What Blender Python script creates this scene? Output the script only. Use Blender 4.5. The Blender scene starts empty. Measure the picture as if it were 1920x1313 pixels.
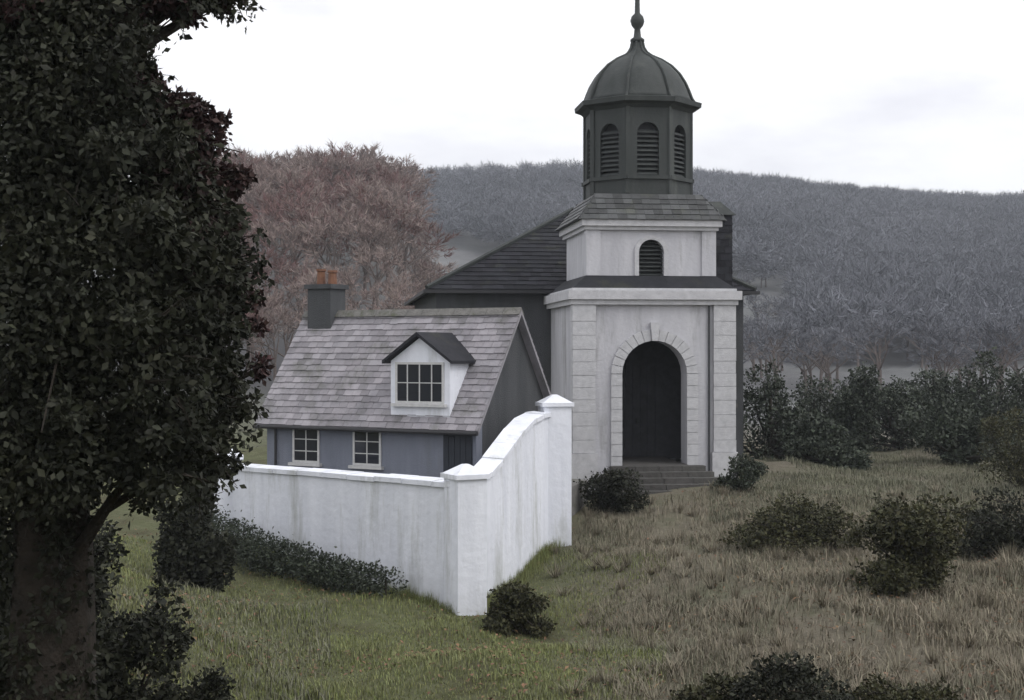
import bpy, math, random
import numpy as np
from mathutils import Vector, Matrix
R = math.radians
random.seed(7); rng = np.random.default_rng(7)
S = bpy.context.scene; COL = S.collection

# ------------------------------------------------------------------ camera, sky, sun, exposure
cam = bpy.data.objects.new('camera', bpy.data.cameras.new('camera')); COL.objects.link(cam); S.camera = cam
cam.data.lens = 50; cam.data.sensor_width = 36; cam.data.clip_start = .1; cam.data.clip_end = 9000
cam.location = (0, 0, 6.2); cam.rotation_euler = (R(90), 0, 0)

SUN_EL, SUN_AZ = R(48), R(118)          # azimuth clockwise from +Y: the bright side is to the right, a little behind
W = bpy.data.worlds.new('World'); S.world = W; W.use_nodes = True
wt = W.node_tree; wn = wt.nodes; wl = wt.links
bgn = wn['Background']
sky = wn.new('ShaderNodeTexSky'); sky.sky_type = 'NISHITA'; sky.sun_disc = False
sky.sun_elevation = SUN_EL; sky.sun_rotation = SUN_AZ; sky.air_density = 1.0; sky.dust_density = 4.0
hs = wn.new('ShaderNodeHueSaturation'); hs.inputs['Saturation'].default_value = .22
wl.new(sky.outputs[0], hs.inputs['Color'])
tc = wn.new('ShaderNodeTexCoord'); mp = wn.new('ShaderNodeMapping'); mp.inputs['Scale'].default_value = (1, 1, 3.2)
wl.new(tc.outputs['Generated'], mp.inputs['Vector'])
cn = wn.new('ShaderNodeTexNoise'); cn.inputs['Scale'].default_value = 2.6; cn.inputs['Detail'].default_value = 6; cn.inputs['Roughness'].default_value = .55
wl.new(mp.outputs[0], cn.inputs['Vector'])
cr = wn.new('ShaderNodeValToRGB')
cr.color_ramp.elements[0].position = .3; cr.color_ramp.elements[0].color = (7.3, 7.2, 8.2, 1)
cr.color_ramp.elements[1].position = .56; cr.color_ramp.elements[1].color = (12.2, 12.2, 12.3, 1)
wl.new(cn.outputs['Fac'], cr.inputs[0])
mx = wn.new('ShaderNodeMix'); mx.data_type = 'RGBA'; mx.inputs[0].default_value = .82   # cloud cover
wl.new(hs.outputs[0], mx.inputs[6]); wl.new(cr.outputs[0], mx.inputs[7])
wl.new(mx.outputs[2], bgn.inputs['Color']); bgn.inputs['Strength'].default_value = .1

sl = bpy.data.lights.new('sun', 'SUN'); sl.energy = .8; sl.angle = R(25); sl.color = (1, .97, .92)
so = bpy.data.objects.new('sun', sl); COL.objects.link(so)
sd = Vector((math.sin(SUN_AZ) * math.cos(SUN_EL), math.cos(SUN_AZ) * math.cos(SUN_EL), math.sin(SUN_EL)))
so.rotation_euler = sd.to_track_quat('Z', 'Y').to_euler()
S.view_settings.view_transform = 'Standard'; S.view_settings.look = 'None'
S.view_settings.exposure = 0.38; S.view_settings.gamma = 1; S.view_settings.use_curve_mapping = False
S.cycles.max_bounces = 6; S.cycles.transparent_max_bounces = 4

# ------------------------------------------------------------------ helpers
def at(px, py, d): return Vector(((px - 960) / 2667 * d, d, 6.2 - (py - 656) / 2667 * d))
def ss(t): t = np.clip(t, 0, 1); return t * t * (3 - 2 * t)

def mat(name, c1, c2=None, scale=3., rough=.85, bump=.0, bscale=30., island=0., c3=None, s3=.6, t3=(.55, .7), spec=.3, streak=False, distort=.4):
    m = bpy.data.materials.new(name); m.use_nodes = True
    t = m.node_tree; n = t.nodes; l = t.links; b = n['Principled BSDF']
    b.inputs['Roughness'].default_value = rough; b.inputs['Specular IOR Level'].default_value = spec
    co = n.new('ShaderNodeTexCoord')
    geo = n.new('ShaderNodeNewGeometry')
    nz = n.new('ShaderNodeTexNoise'); nz.inputs['Scale'].default_value = scale; nz.inputs['Detail'].default_value = 7
    nz.inputs['Roughness'].default_value = .62; nz.inputs['Distortion'].default_value = distort
    vec = geo.outputs['Position']
    if streak:
        mp = n.new('ShaderNodeMapping'); mp.inputs['Scale'].default_value = (1, 1, .18); l.new(vec, mp.inputs[0]); vec = mp.outputs[0]
    l.new(vec, nz.inputs['Vector'])
    rp = n.new('ShaderNodeValToRGB'); rp.color_ramp.elements[0].position = .35; rp.color_ramp.elements[1].position = .68
    rp.color_ramp.elements[0].color = (*c1, 1); rp.color_ramp.elements[1].color = (*(c2 or c1), 1)
    l.new(nz.outputs['Fac'], rp.inputs[0]); out = rp.outputs[0]
    if c3:
        n3 = n.new('ShaderNodeTexNoise'); n3.inputs['Scale'].default_value = s3; n3.inputs['Detail'].default_value = 8; n3.inputs['Roughness'].default_value = .7
        l.new(vec, n3.inputs['Vector'])
        r3 = n.new('ShaderNodeMapRange'); r3.inputs[1].default_value = t3[0]; r3.inputs[2].default_value = t3[1]
        l.new(n3.outputs['Fac'], r3.inputs[0])
        mx = n.new('ShaderNodeMix'); mx.data_type = 'RGBA'; l.new(r3.outputs[0], mx.inputs[0]); l.new(out, mx.inputs[6]); mx.inputs[7].default_value = (*c3, 1)
        out = mx.outputs[2]
    if island:
        mr = n.new('ShaderNodeMapRange'); mr.inputs[3].default_value = 1 - island; mr.inputs[4].default_value = 1 + island
        l.new(geo.outputs['Random Per Island'], mr.inputs[0])
        h = n.new('ShaderNodeHueSaturation'); l.new(out, h.inputs['Color']); l.new(mr.outputs[0], h.inputs['Value'])
        mr2 = n.new('ShaderNodeMapRange'); mr2.inputs[3].default_value = .48; mr2.inputs[4].default_value = .52
        ml = n.new('ShaderNodeMath'); ml.operation = 'FRACT'; ml2 = n.new('ShaderNodeMath'); ml2.operation = 'MULTIPLY'; ml2.inputs[1].default_value = 17.3
        l.new(geo.outputs['Random Per Island'], ml2.inputs[0]); l.new(ml2.outputs[0], ml.inputs[0]); l.new(ml.outputs[0], mr2.inputs[0]); l.new(mr2.outputs[0], h.inputs['Hue'])
        out = h.outputs[0]
    l.new(out, b.inputs['Base Color'])
    if bump:
        nb = n.new('ShaderNodeTexNoise'); nb.inputs['Scale'].default_value = bscale; nb.inputs['Detail'].default_value = 8
        l.new(geo.outputs['Position'], nb.inputs['Vector'])
        bp = n.new('ShaderNodeBump'); bp.inputs['Strength'].default_value = bump; bp.inputs['Distance'].default_value = .03
        l.new(nb.outputs['Fac'], bp.inputs['Height']); l.new(bp.outputs[0], b.inputs['Normal'])
    return m

M = {
 'white': mat('whitewash', (.76, .78, .84), (.64, .66, .72), 2.0, .9, .7, 5, c3=(.33, .34, .31), s3=1.3, t3=(.53, .78), streak=True),  # whitewash with stains; its lilac tint is bluish sky light put into the colour
 'tower': mat('aged_limewash', (.51, .51, .54), (.40, .40, .43), 1.6, .9, .5, 9, c3=(.20, .20, .195), s3=1.5, t3=(.53, .8), streak=True),
 'trim': mat('pale_stone_trim', (.50, .50, .52), (.40, .40, .42), 5, .85, .4, 40, island=.08),
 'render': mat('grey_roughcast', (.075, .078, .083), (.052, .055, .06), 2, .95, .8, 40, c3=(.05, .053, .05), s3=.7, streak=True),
 'bluewall': mat('blue_shaded_wall', (.20, .215, .26), (.15, .165, .205), 2, .9, .5, 25, c3=(.16, .17, .19), s3=.9, streak=True),  # cottage wall: the blue shade under the eaves is put into its colour
 'skirt': mat('skirt_slate', (.075, .078, .08), (.05, .052, .054), 4, .6, .3, 30, island=.35, c3=(.08, .085, .07), s3=1.4),
 'slate': mat('dark_slate', (.028, .028, .034), (.018, .019, .023), 4, .75, .3, 30, island=.35, c3=(.04, .042, .034), s3=1.4, spec=.15),
 'paleslate': mat('pale_weathered_slate', (.275, .26, .28), (.20, .192, .21), 2, .7, .3, 30, island=.22, c3=(.13, .13, .12), s3=1.0, t3=(.52, .7)),
 'lead': mat('dark_lead', (.042, .047, .046), (.029, .034, .033), 3, .65, .25, 12, c3=(.07, .077, .07), s3=1.2, streak=True),
 'louvre': mat('weathered_louvre', (.055, .06, .06), (.035, .04, .04), 6, .8, .2, 30, island=.2),
 'dark': mat('dark_timber', (.06, .062, .07), (.04, .042, .048), 4, .8),
 'glass': mat('window_glass', (.02, .022, .03), None, 4, .08, spec=.5),
 'frame': mat('window_paint', (.55, .55, .55), (.45, .45, .45), 10, .5, .1, 60),
 'door': mat('dark_painted_door', (.025, .03, .04), (.018, .022, .03), 6, .5, .2, 40),
 'stone': mat('grey_stone', (.17, .165, .155), (.10, .10, .095), 4, .9, .9, 20, island=.25, c3=(.07, .08, .05), s3=2),
 'step': mat('dark_step_stone', (.085, .082, .078), (.055, .053, .05), 4, .9, .7, 20, island=.2),
 'gutter': mat('dark_gutter', (.03, .03, .033), None, 4, .5),
 'pot': mat('clay_pot', (.20, .10, .06), (.14, .07, .05), 9, .85),
 'bark': mat('dark_bark', (.035, .028, .022), (.018, .015, .012), 7, .95, .9, 25),
 'greybark': mat('brown_bark', (.15, .125, .115), (.10, .085, .08), 7, .95),
 'twig': mat('brown_twigs', (.27, .21, .19), (.19, .15, .138), .08, .95, island=.3),
 'redtwig': mat('reddish_twigs', (.19, .115, .105), (.14, .085, .08), .08, .95, island=.3),
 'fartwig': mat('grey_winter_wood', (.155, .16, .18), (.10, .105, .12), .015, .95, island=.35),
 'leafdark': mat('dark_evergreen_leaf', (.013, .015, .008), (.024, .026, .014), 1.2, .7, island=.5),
 'leafred': mat('reddish_dark_leaf', (.055, .028, .027), (.036, .021, .020), 1.2, .6, island=.5),
 'leafgreen': mat('dark_green_leaf', (.024, .032, .020), (.042, .052, .034), .9, .6, island=.45),
 'leafolive': mat('olive_leaf', (.030, .031, .012), (.055, .054, .022), .9, .7, island=.5),
 'bracken': mat('dead_bracken', (.22, .195, .145), (.165, .148, .11), .5, .95, island=.4),
 'blade': mat('grass_blade', (.20, .212, .10), (.165, .187, .065), .35, .85, island=.4),
 'blade2': mat('winter_grass_blade', (.17, .17, .115), (.14, .14, .10), .35, .85, island=.4),
}

class MB:
    def __init__(s): s.v = []; s.f = []; s.m = Matrix.Identity(4)
    def add(s, vs, fs):
        k = len(s.v); s.v += [s.m @ Vector(v) for v in vs]; s.f += [tuple(i + k for i in f) for f in fs]; return s
    def box(s, x0, x1, y0, y1, z0, z1):
        return s.add([(x0,y0,z0),(x1,y0,z0),(x1,y1,z0),(x0,y1,z0),(x0,y0,z1),(x1,y0,z1),(x1,y1,z1),(x0,y1,z1)],
                     [(3,2,1,0),(4,5,6,7),(0,1,5,4),(1,2,6,5),(2,3,7,6),(3,0,4,7)])
    def hexa(s, a, b):      # two quads (4 points each), bottom a, top b
        return s.add(list(a) + list(b), [(3,2,1,0),(4,5,6,7),(0,1,5,4),(1,2,6,5),(2,3,7,6),(3,0,4,7)])
    def tube(s, p0, p1, r0, r1, n=6, cap=True):
        p0 = Vector(p0); p1 = Vector(p1); d = (p1 - p0).normalized(); u = d.orthogonal().normalized(); w = d.cross(u)
        vs = [p0 + (u*math.cos(2*math.pi*i/n) + w*math.sin(2*math.pi*i/n))*r0 for i in range(n)]
        vs += [p1 + (u*math.cos(2*math.pi*i/n) + w*math.sin(2*math.pi*i/n))*r1 for i in range(n)]
        fs = [(i, (i+1) % n, n+(i+1) % n, n+i) for i in range(n)]
        if cap: fs += [tuple(range(n-1, -1, -1)), tuple(range(n, 2*n))]
        return s.add(vs, fs)
    def lathe(s, prof, n, rot=0., c=(0,0)):
        vs = []; fs = []
        for r, z in prof:
            for i in range(n):
                a = rot + 2*math.pi*i/n; vs.append((c[0]+r*math.cos(a), c[1]+r*math.sin(a), z))
        for k in range(len(prof)-1):
            for i in range(n): fs.append((k*n+i, k*n+(i+1) % n, (k+1)*n+(i+1) % n, (k+1)*n+i))
        fs += [tuple(range(n-1, -1, -1)), tuple((len(prof)-1)*n+i for i in range(n))]
        return s.add(vs, fs)
    def arch_wall(s, w, z0, z1, aw, zs, t, seg=14, y=0., cx=0., ax=0.):
        """wall of width w centred on cx, front face at y, thickness t, round-headed opening of width aw centred on ax, springing at zs, open at z0"""
        r = aw/2; pts = [(ax-r, z0)] + [(ax + r*math.cos(math.pi - math.pi*i/seg), zs + r*math.sin(math.pi*i/seg)) for i in range(seg+1)] + [(ax+r, z0)]
        x0, x1 = cx-w/2, cx+w/2
        for yy, flip in ((y, 0), (y+t, 1)):
            def q(a, b, c, d):
                f = (0,1,2,3) if not flip else (3,2,1,0)
                s.add([(a[0],yy,a[1]),(b[0],yy,b[1]),(c[0],yy,c[1]),(d[0],yy,d[1])], [f])
            q((x0,z0),(ax-r,z0),(ax-r,zs),(x0,zs)); q((ax+r,z0),(x1,z0),(x1,zs),(ax+r,zs))
            q((x0,zs),(ax-r,zs),(ax-r,z1),(x0,z1)); q((ax+r,zs),(x1,zs),(x1,z1),(ax+r,z1))
            for i in range(1, seg+1): q(pts[i], pts[i+1], (pts[i+1][0], z1), (pts[i][0], z1))
        for i in range(len(pts)-1):
            a, b = pts[i], pts[i+1]; s.add([(a[0],y,a[1]),(b[0],y,b[1]),(b[0],y+t,b[1]),(a[0],y+t,a[1])], [(3,2,1,0)])
        s.add([(x0,y,z0),(x0,y+t,z0),(x0,y+t,z1),(x0,y,z1)], [(3,2,1,0)]); s.add([(x1,y,z0),(x1,y+t,z0),(x1,y+t,z1),(x1,y,z1)], [(0,1,2,3)])
        s.add([(x0,y,z1),(x1,y,z1),(x1,y+t,z1),(x0,y+t,z1)], [(0,1,2,3)])
        return s
    def arch_band(s, aw, z0, zs, b, proud, seg=14, y=0., ax=0.):
        r = aw/2
        P = lambda rr: [(ax-rr, z0)] + [(ax + rr*math.cos(math.pi-math.pi*i/seg), zs + rr*math.sin(math.pi*i/seg)) for i in range(seg+1)] + [(ax+rr, z0)]
        a, o = P(r-.002), P(r+b)
        for i in range(len(a)-1):
            s.hexa([(a[i][0],y-proud,a[i][1]),(a[i+1][0],y-proud,a[i+1][1]),(o[i+1][0],y-proud,o[i+1][1]),(o[i][0],y-proud,o[i][1])],
                   [(a[i][0],y+.02,a[i][1]),(a[i+1][0],y+.02,a[i+1][1]),(o[i+1][0],y+.02,o[i+1][1]),(o[i][0],y+.02,o[i][1])])
        return s
    def slates(s, o, u, v, L, H, l0=lambda t: 0., l1=lambda t: 1., sw=.3, sh=.24):
        """slates on the plane o + u*a + v*b; l0/l1 clip the row ends as a fraction of L at height fraction t"""
        o, u, v = Vector(o), Vector(u).normalized(), Vector(v).normalized(); nrm = u.cross(v)
        if nrm.z < 0: nrm = -nrm
        rows = int(H/sh)+1; sh = H/rows
        for r in range(rows):
            t = r/rows; a0, a1 = l0(t+.5/rows)*L, l1(t+.5/rows)*L
            x = a0 - (sw*.5 if r % 2 else 0)
            while x < a1-.02:
                xa, xb = max(x, a0)+.004, min(x+sw, a1)-.004
                if xb-xa > .03:
                    j = random.uniform(0, .012); b0 = r*sh - random.uniform(0,.02); b1 = (r+1)*sh+.04
                    if r == rows-1: b1 = H
                    p = lambda a, b, h: o + u*a + v*b + nrm*h
                    s.hexa([p(xa,b0,.012+j),p(xb,b0,.012+j*random.random()),p(xb,b1,.002),p(xa,b1,.002)],
                           [p(xa,b0,.03+j),p(xb,b0,.03+j),p(xb,b1,.008),p(xa,b1,.008)])
                x += sw
        return s
    def build(s, name, m, parent=None, smooth=False, kind=None, label=None):
        me = bpy.data.meshes.new(name); me.from_pydata([tuple(v) for v in s.v], [], s.f); me.materials.append(M[m] if isinstance(m, str) else m)
        me.validate(); me.update()
        if smooth: me.shade_smooth()
        o = bpy.data.objects.new(name, me); COL.objects.link(o)
        if parent: o.parent = parent
        if kind: o['kind'] = kind
        if label: o['label'] = label
        return o

def npmesh(name, V, F, m, parent=None, kind=None):
    """V (n,3), F (k,c) with c = 3 or 4"""
    me = bpy.data.meshes.new(name); c = F.shape[1]
    me.vertices.add(len(V)); me.vertices.foreach_set('co', V.astype(np.float32).ravel())
    me.loops.add(F.size); me.loops.foreach_set('vertex_index', F.astype(np.int32).ravel())
    me.polygons.add(len(F)); me.polygons.foreach_set('loop_start', np.arange(0, F.size, c, dtype=np.int32)); me.polygons.foreach_set('loop_total', np.full(len(F), c, dtype=np.int32))
    me.update(calc_edges=True); me.materials.append(M[m] if isinstance(m, str) else m)
    o = bpy.data.objects.new(name, me); COL.objects.link(o)
    if parent: o.parent = parent
    if kind: o['kind'] = kind
    return o

def thing(name, label, cat, loc=(0,0,0), rz=0., group=None):
    o = bpy.data.objects.new(name, None); COL.objects.link(o); o.empty_display_size = .3
    o.location = loc; o.rotation_euler = (0, 0, rz); o['label'] = label; o['category'] = cat
    if group: o['group'] = group
    return o
def tag(o, label, cat, group=None):
    o['label'] = label; o['category'] = cat
    if group: o['group'] = group
    return o
def copy_thing(src, loc, rz, scale, label=None, group=None):
    c = src.copy(); COL.objects.link(c); c.location = loc; c.rotation_euler = (0,0,rz); c.scale = scale
    if label: c['label'] = label
    if group: c['group'] = group
    for ch in src.children:
        d = ch.copy(); COL.objects.link(d); d.parent = c
    return c

def leaves(clumps, n, size, flat=.0, shell=.55):
    """clumps: (cx,cy,cz,rx,ry,rz); returns V,F of folded leaf pairs of triangles"""
    cl = np.array(clumps, float); w = (cl[:,3]*cl[:,4]*cl[:,5])**(2/3); w /= w.sum()
    k = rng.choice(len(cl), n, p=w)
    d = rng.normal(size=(n,3)); d /= np.linalg.norm(d, axis=1)[:,None]
    rad = shell + (1-shell)*rng.random(n)**.6; rad *= 1 + .18*rng.normal(size=n)*(rng.random(n) < .35)
    P = cl[k,:3] + d*cl[k,3:]*rad[:,None]
    a = rng.normal(size=(n,3)); a[:,2] -= flat; a += d*.7; a /= np.linalg.norm(a, axis=1)[:,None]
    b = np.cross(a, rng.normal(size=(n,3))); b /= np.linalg.norm(b, axis=1)[:,None]; c = np.cross(a, b)
    sz = size*(.45+1.0*rng.random(n)**1.4)[:,None]
    V = np.stack([P, P+a*sz*.5+b*sz*.3+c*sz*.08, P+a*sz, P+a*sz*.5-b*sz*.3+c*sz*.08], 1).reshape(-1,3)
    i = np.arange(n)*4
    F = np.concatenate([np.stack([i,i+1,i+2],1), np.stack([i,i+2,i+3],1)])
    return V, F

# ------------------------------------------------------------------ terrain
CH = Vector((4.5, 45., 2.6)); YAW = R(7)      # church facade centre, axis runs back and to the left
def gz(x, y):
    x = np.asarray(x, float); y = np.asarray(y, float)
    z = 1.15 + .55*ss((x-.5)/6)
    z = z - .55*np.exp(-((x+1)**2+(y-29)**2)/30)
    z = z + 2.1*ss((-x-2.6)/6)*(1-ss((y-20)/12)) + .35*ss((-x-5)/5)
    z = z + 3.6*np.clip((15-y)/15, 0, 2)
    d = np.hypot((x-4.0)/6.2, (y-50)/8.2); z = z + (1.93-z)*(1-ss((d-.8)/.9))
    z = z + .12*np.sin(x*.9+y*.35) + .09*np.sin(x*.37-y*.8+1) + .07*np.sin(1.7*x+.3)*np.sin(1.3*y)
    k = np.clip(np.maximum(y, 1)/200, .3, 9)
    left = 22.5*ss((y-62)/125)*(1-ss((x/k+17)/8))*(1-.25*ss((-x/k-35)/60))
    bump = 4*np.sin(x*.021+1.1)+3*np.sin(x*.011+y*.004)
    right = (72+bump)*ss((y-130)/520)*(1-.00018*np.clip(x,-400,500)*1.0) + 40*ss((y-900)/1200)
    return z + np.maximum(left, right)
ys = np.concatenate([np.linspace(-25, 0, 10), np.linspace(1, 70, 130), 70*np.exp(np.linspace(.02, math.log(3000/70), 90))])
ts = np.linspace(-1, 1, 161)
X = np.array([[t*(14+max(y,0)*.75) + (0 if abs(t) < 1 else t*60) for t in ts] for y in ys]); Y = np.repeat(ys[:,None], len(ts), 1)
V = np.stack([X, Y, gz(X, Y)], -1).reshape(-1,3); nx = len(ts)
ii, jj = np.meshgrid(np.arange(len(ys)-1), np.arange(nx-1), indexing='ij'); b = (ii*nx+jj).ravel()
F = np.stack([b, b+1, b+nx+1, b+nx], 1)
gm = bpy.data.materials.new('ground_cover'); gm.use_nodes = True
t = gm.node_tree; n = t.nodes; l = t.links; bs = n['Principled BSDF']; bs.inputs['Roughness'].default_value = .95; bs.inputs['Specular IOR Level'].default_value = .1
ge = n.new('ShaderNodeNewGeometry')
def gnoise(sc, det=8, rough=.65):
    q = n.new('ShaderNodeTexNoise'); q.inputs['Scale'].default_value = sc; q.inputs['Detail'].default_value = det; q.inputs['Roughness'].default_value = rough
    l.new(ge.outputs['Position'], q.inputs['Vector']); return q.outputs['Fac']
def gramp(fac, c1, c2, p0=.38, p1=.64):
    q = n.new('ShaderNodeValToRGB'); q.color_ramp.elements[0].position = p0; q.color_ramp.elements[1].position = p1
    q.color_ramp.elements[0].color = (*c1,1); q.color_ramp.elements[1].color = (*c2,1); l.new(fac, q.inputs[0]); return q.outputs[0]
def gmix(f, a, b_):
    q = n.new('ShaderNodeMix'); q.data_type = 'RGBA'; l.new(f, q.inputs[0]); l.new(a, q.inputs[6]); l.new(b_, q.inputs[7]); return q.outputs[2]
def mr(o, a, b_):
    q = n.new('ShaderNodeMapRange'); q.inputs[1].default_value = a; q.inputs[2].default_value = b_; l.new(o, q.inputs[0]); return q.outputs[0]
def madd(a, b_, k):
    q = n.new('ShaderNodeMath'); q.operation = 'MULTIPLY_ADD'; l.new(a, q.inputs[0]); q.inputs[1].default_value = k; l.new(b_, q.inputs[2]); return q.outputs[0]
sp = n.new('ShaderNodeSeparateXYZ'); l.new(ge.outputs['Position'], sp.inputs[0])
grass = gmix(mr(gnoise(.9), .45, .65), gramp(gnoise(2.5), (.10,.11,.055), (.14,.145,.085)), gramp(gnoise(7), (.10,.095,.055), (.065,.06,.035)))
brown = gmix(mr(gnoise(.5), .46, .62), gramp(gnoise(3), (.19,.17,.13), (.13,.118,.09)), gramp(gnoise(5), (.12,.12,.08), (.16,.16,.11)))
heath = gmix(mr(gnoise(.012), .44, .58), gramp(gnoise(.05), (.10,.10,.105), (.15,.15,.155)), gramp(gnoise(.03), (.14,.15,.145), (.22,.225,.225)))
xs_ = madd(gnoise(.25), sp.outputs['X'], 5.)
near = gmix(mr(xs_, 3.0, 5.2), grass, brown)
l.new(gmix(mr(madd(gnoise(.04), sp.outputs['Y'], 20.), 75, 100), near, heath), bs.inputs['Base Color'])
bp = n.new('ShaderNodeBump'); bp.inputs['Strength'].default_value = .9; bp.inputs['Distance'].default_value = .12
l.new(gnoise(6, 10, .75), bp.inputs['Height']); l.new(bp.outputs[0], bs.inputs['Normal'])
g = npmesh('ground', V, F, gm, kind='structure'); g.data.shade_smooth()

# ------------------------------------------------------------------ church
ch = thing('church', 'church with pale limewashed tower, dark cupola with spire and arched porch', 'church', CH, YAW)
# local frame: x right, y into the building (away from camera), z up from the forecourt
tw = MB(); LW, LH = 5.05, 5.45
tw.arch_wall(LW, -1.2, LH, 2.1, 2.85, .75)
tw.box(-LW/2, -LW/2+.7, .75, 5.2, -1.2, LH); tw.box(LW/2-.7, LW/2, .75, 5.2, -1.2, LH)
tw.box(-LW/2+.7, LW/2-.7, 4.6, 5.2, -1.2, LH); tw.box(-LW/2+.7, LW/2-.7, .75, 4.6, LH-.5, LH)
wall = tw.build('tower_wall', 'tower', ch)
for x0, x1 in ((-LW/2-.1, -LW/2+.62), (LW/2-.62, LW/2+.1)):
    sc = MB().box(x0+.03, x1-.03, -.09, .3, .35, LH-.42); sc.box(x0-.06, x1+.06, -.18, .34, -1.2, .35); pil = sc.build('corner_pilaster', 'trim', ch)
    zz_ = .36
    for k in range(11):
        z2_ = min(LH-.424, zz_+random.uniform(.38,.48)) if k < 10 else LH-.424
        if z2_-zz_ > .05: j = random.uniform(-.006,.01); MB().box(x0-j, x1+j, -.12-j, .31, zz_+.006, z2_-.006).build('stone', 'trim', pil)
        zz_ = z2_
asur = MB().arch_band(2.1, -.9, 2.85, .32, .06).build('arch_surround', 'trim', ch)
for i in range(15):
    a0, a1 = math.pi*(i+.05)/15, math.pi*(i+.95)/15; pr_ = .17 if i == 7 else .09+random.uniform(-.006,.008); ro = 1.62 if i == 7 else 1.4
    P_ = [(r*math.cos(a), 2.85+r*math.sin(a)) for r, a in ((1.044,a0),(ro,a0),(ro,a1),(1.044,a1))]
    MB().hexa([(x,-pr_,z) for x,z in P_], [(x,0.,z) for x,z in P_]).build('voussoir', 'trim', asur)
for sx in (-1,1):
    for k in range(8):
        z0_ = -.12+k*.37; j = random.uniform(-.006,.008)
        xa, xb = sorted((sx*1.044, sx*1.4)); MB().box(xa, xb, -.09-j, 0., z0_+.008, z0_+.362).build('jamb_stone', 'trim', asur)
co = MB()
co.box(-LW/2-.16, LW/2+.16, -.18, 5.3, LH-.42, LH-.26); co.box(-LW/2-.26, LW/2+.26, -.28, 5.4, LH-.26, LH+.02); co.box(-LW/2-.12, LW/2+.12, -.14, 5.25, LH+.02, LH+.1)
co.build('lower_cornice', 'trim', ch)
fl = MB(); zc = LH+.1
fl.hexa([(-LW/2-.1,-.1,zc),(LW/2+.1,-.1,zc),(LW/2+.1,5.2,zc),(-LW/2-.1,5.2,zc)], [(-2.12,.42,zc+.42),(2.12,.42,zc+.42),(2.12,4.7,zc+.42),(-2.12,4.7,zc+.42)])
fl.build('weathering_slope', 'slate', ch)
UZ0, UZ1 = zc+.42, 7.62
up = MB(); UW = 4.1
up.arch_wall(UW, UZ0-.3, UZ1, .82, UZ0+.75, .5, y=.44)
up.box(-UW/2, -UW/2+.5, .94, 4.66, UZ0-.3, UZ1); up.box(UW/2-.5, UW/2, .94, 4.66, UZ0-.3, UZ1); up.box(-UW/2+.5, UW/2-.5, 4.16, 4.66, UZ0-.3, UZ1)
up.build('upper_wall', 'tower', ch)
for x0 in (-UW/2-.06, UW/2-.4): MB().box(x0, x0+.46, .38, .8, UZ0, UZ1-.2).build('upper_pilaster', 'tower', ch)
lv = MB()
for k in range(9):
    z = UZ0+.02+k*.13; lv.hexa([(-.41,.55,z),(.41,.55,z),(.41,.75,z+.09),(-.41,.75,z+.09)], [(-.41,.55,z+.02),(.41,.55,z+.02),(.41,.75,z+.11),(-.41,.75,z+.11)])
lv.build('tower_louvre', 'louvre', ch); MB().box(-.6,.6,.96,1.0,UZ0,UZ1-.1).build('louvre_backing', 'dark', ch)
MB().arch_band(.82, UZ0+.0, UZ0+.75, .14, .06, y=.44).build('window_surround', 'trim', ch)
co = MB().box(-UW/2-.12, UW/2+.12, .3, 4.8, UZ1-.2, UZ1-.08); co.box(-UW/2-.22, UW/2+.22, .2, 4.9, UZ1-.08, UZ1+.12); co.build('upper_cornice', 'trim', ch)
# skirt roof under the cupola
cy = 2.55; z0, z1 = UZ1+.12, UZ1+1.0
sk = MB(); e = 2.4; e2 = 1.72
sk.hexa([(-e,cy-e,z0),(e,cy-e,z0),(e,cy+e,z0),(-e,cy+e,z0)], [(-e2,cy-e2,z1),(e2,cy-e2,z1),(e2,cy+e2,z1),(-e2,cy+e2,z1)])
skirt = sk.build('skirt_roof', 'skirt', ch)
ks = MB(); run = e-e2; hh = math.hypot(run, z1-z0)
for ang in range(4):
    ks.m = Matrix.Translation((0,cy,0)) @ Matrix.Rotation(ang*math.pi/2, 4, 'Z')
    ks.slates((-e,-e,z0), (1,0,0), (0,run,z1-z0), 2*e, hh, lambda t: t*run/(2*e), lambda t: 1-t*run/(2*e))
ks.build('slate_courses', 'skirt', skirt, kind='stuff')
# octagonal drum with louvred arches
ap = 1.66; side = 2*ap*math.tan(math.pi/8); DZ0, DZ1 = z1-.15, 11.55
dr = MB(); los = []; db = MB()
for k in range(8):
    mtx = Matrix.Translation((0,cy,0)) @ Matrix.Rotation(k*math.pi/4, 4, 'Z')
    lo = MB(); los.append(lo)
    for b_ in (dr, lo, db): b_.m = mtx
    dr.arch_wall(side, DZ0+.75, DZ1, .72, DZ1-.95, .18, y=-ap); dr.box(-side/2, side/2, -ap, -ap+.18, DZ0, DZ0+.75)
    db.box(-side/2-.05, -side/2+.1, -ap-.05, -ap+.1, DZ0+.2, DZ1); db.box(-side/2-.08, side/2+.08, -ap-.08, -ap+.05, DZ0+.65, DZ0+.77)
    for i in range(int((DZ1-.7-DZ0-.75)/.15)):
        z = DZ0+.8+i*.15; w = .355
        if z > DZ1-.95: w = math.sqrt(max(.0, .36**2-(z-(DZ1-.95))**2))
        if w > .08: lo.hexa([(-w,-ap+.05,z),(w,-ap+.05,z),(w,-ap+.17,z+.09),(-w,-ap+.17,z+.09)], [(-w,-ap+.05,z+.025),(w,-ap+.05,z+.025),(w,-ap+.17,z+.115),(-w,-ap+.17,z+.115)])
drum = dr.build('cupola_drum', 'lead', ch); [lo.build('louvre', 'louvre', drum) for lo in los]; db.build('drum_rib', 'lead', drum)
MB().lathe([(ap-.22, DZ0+.5), (ap-.22, DZ1)], 8, math.pi/8, (0,cy)).build('drum_core', 'dark', drum)
dc = MB(); o8 = 1/math.cos(math.pi/8)
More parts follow.
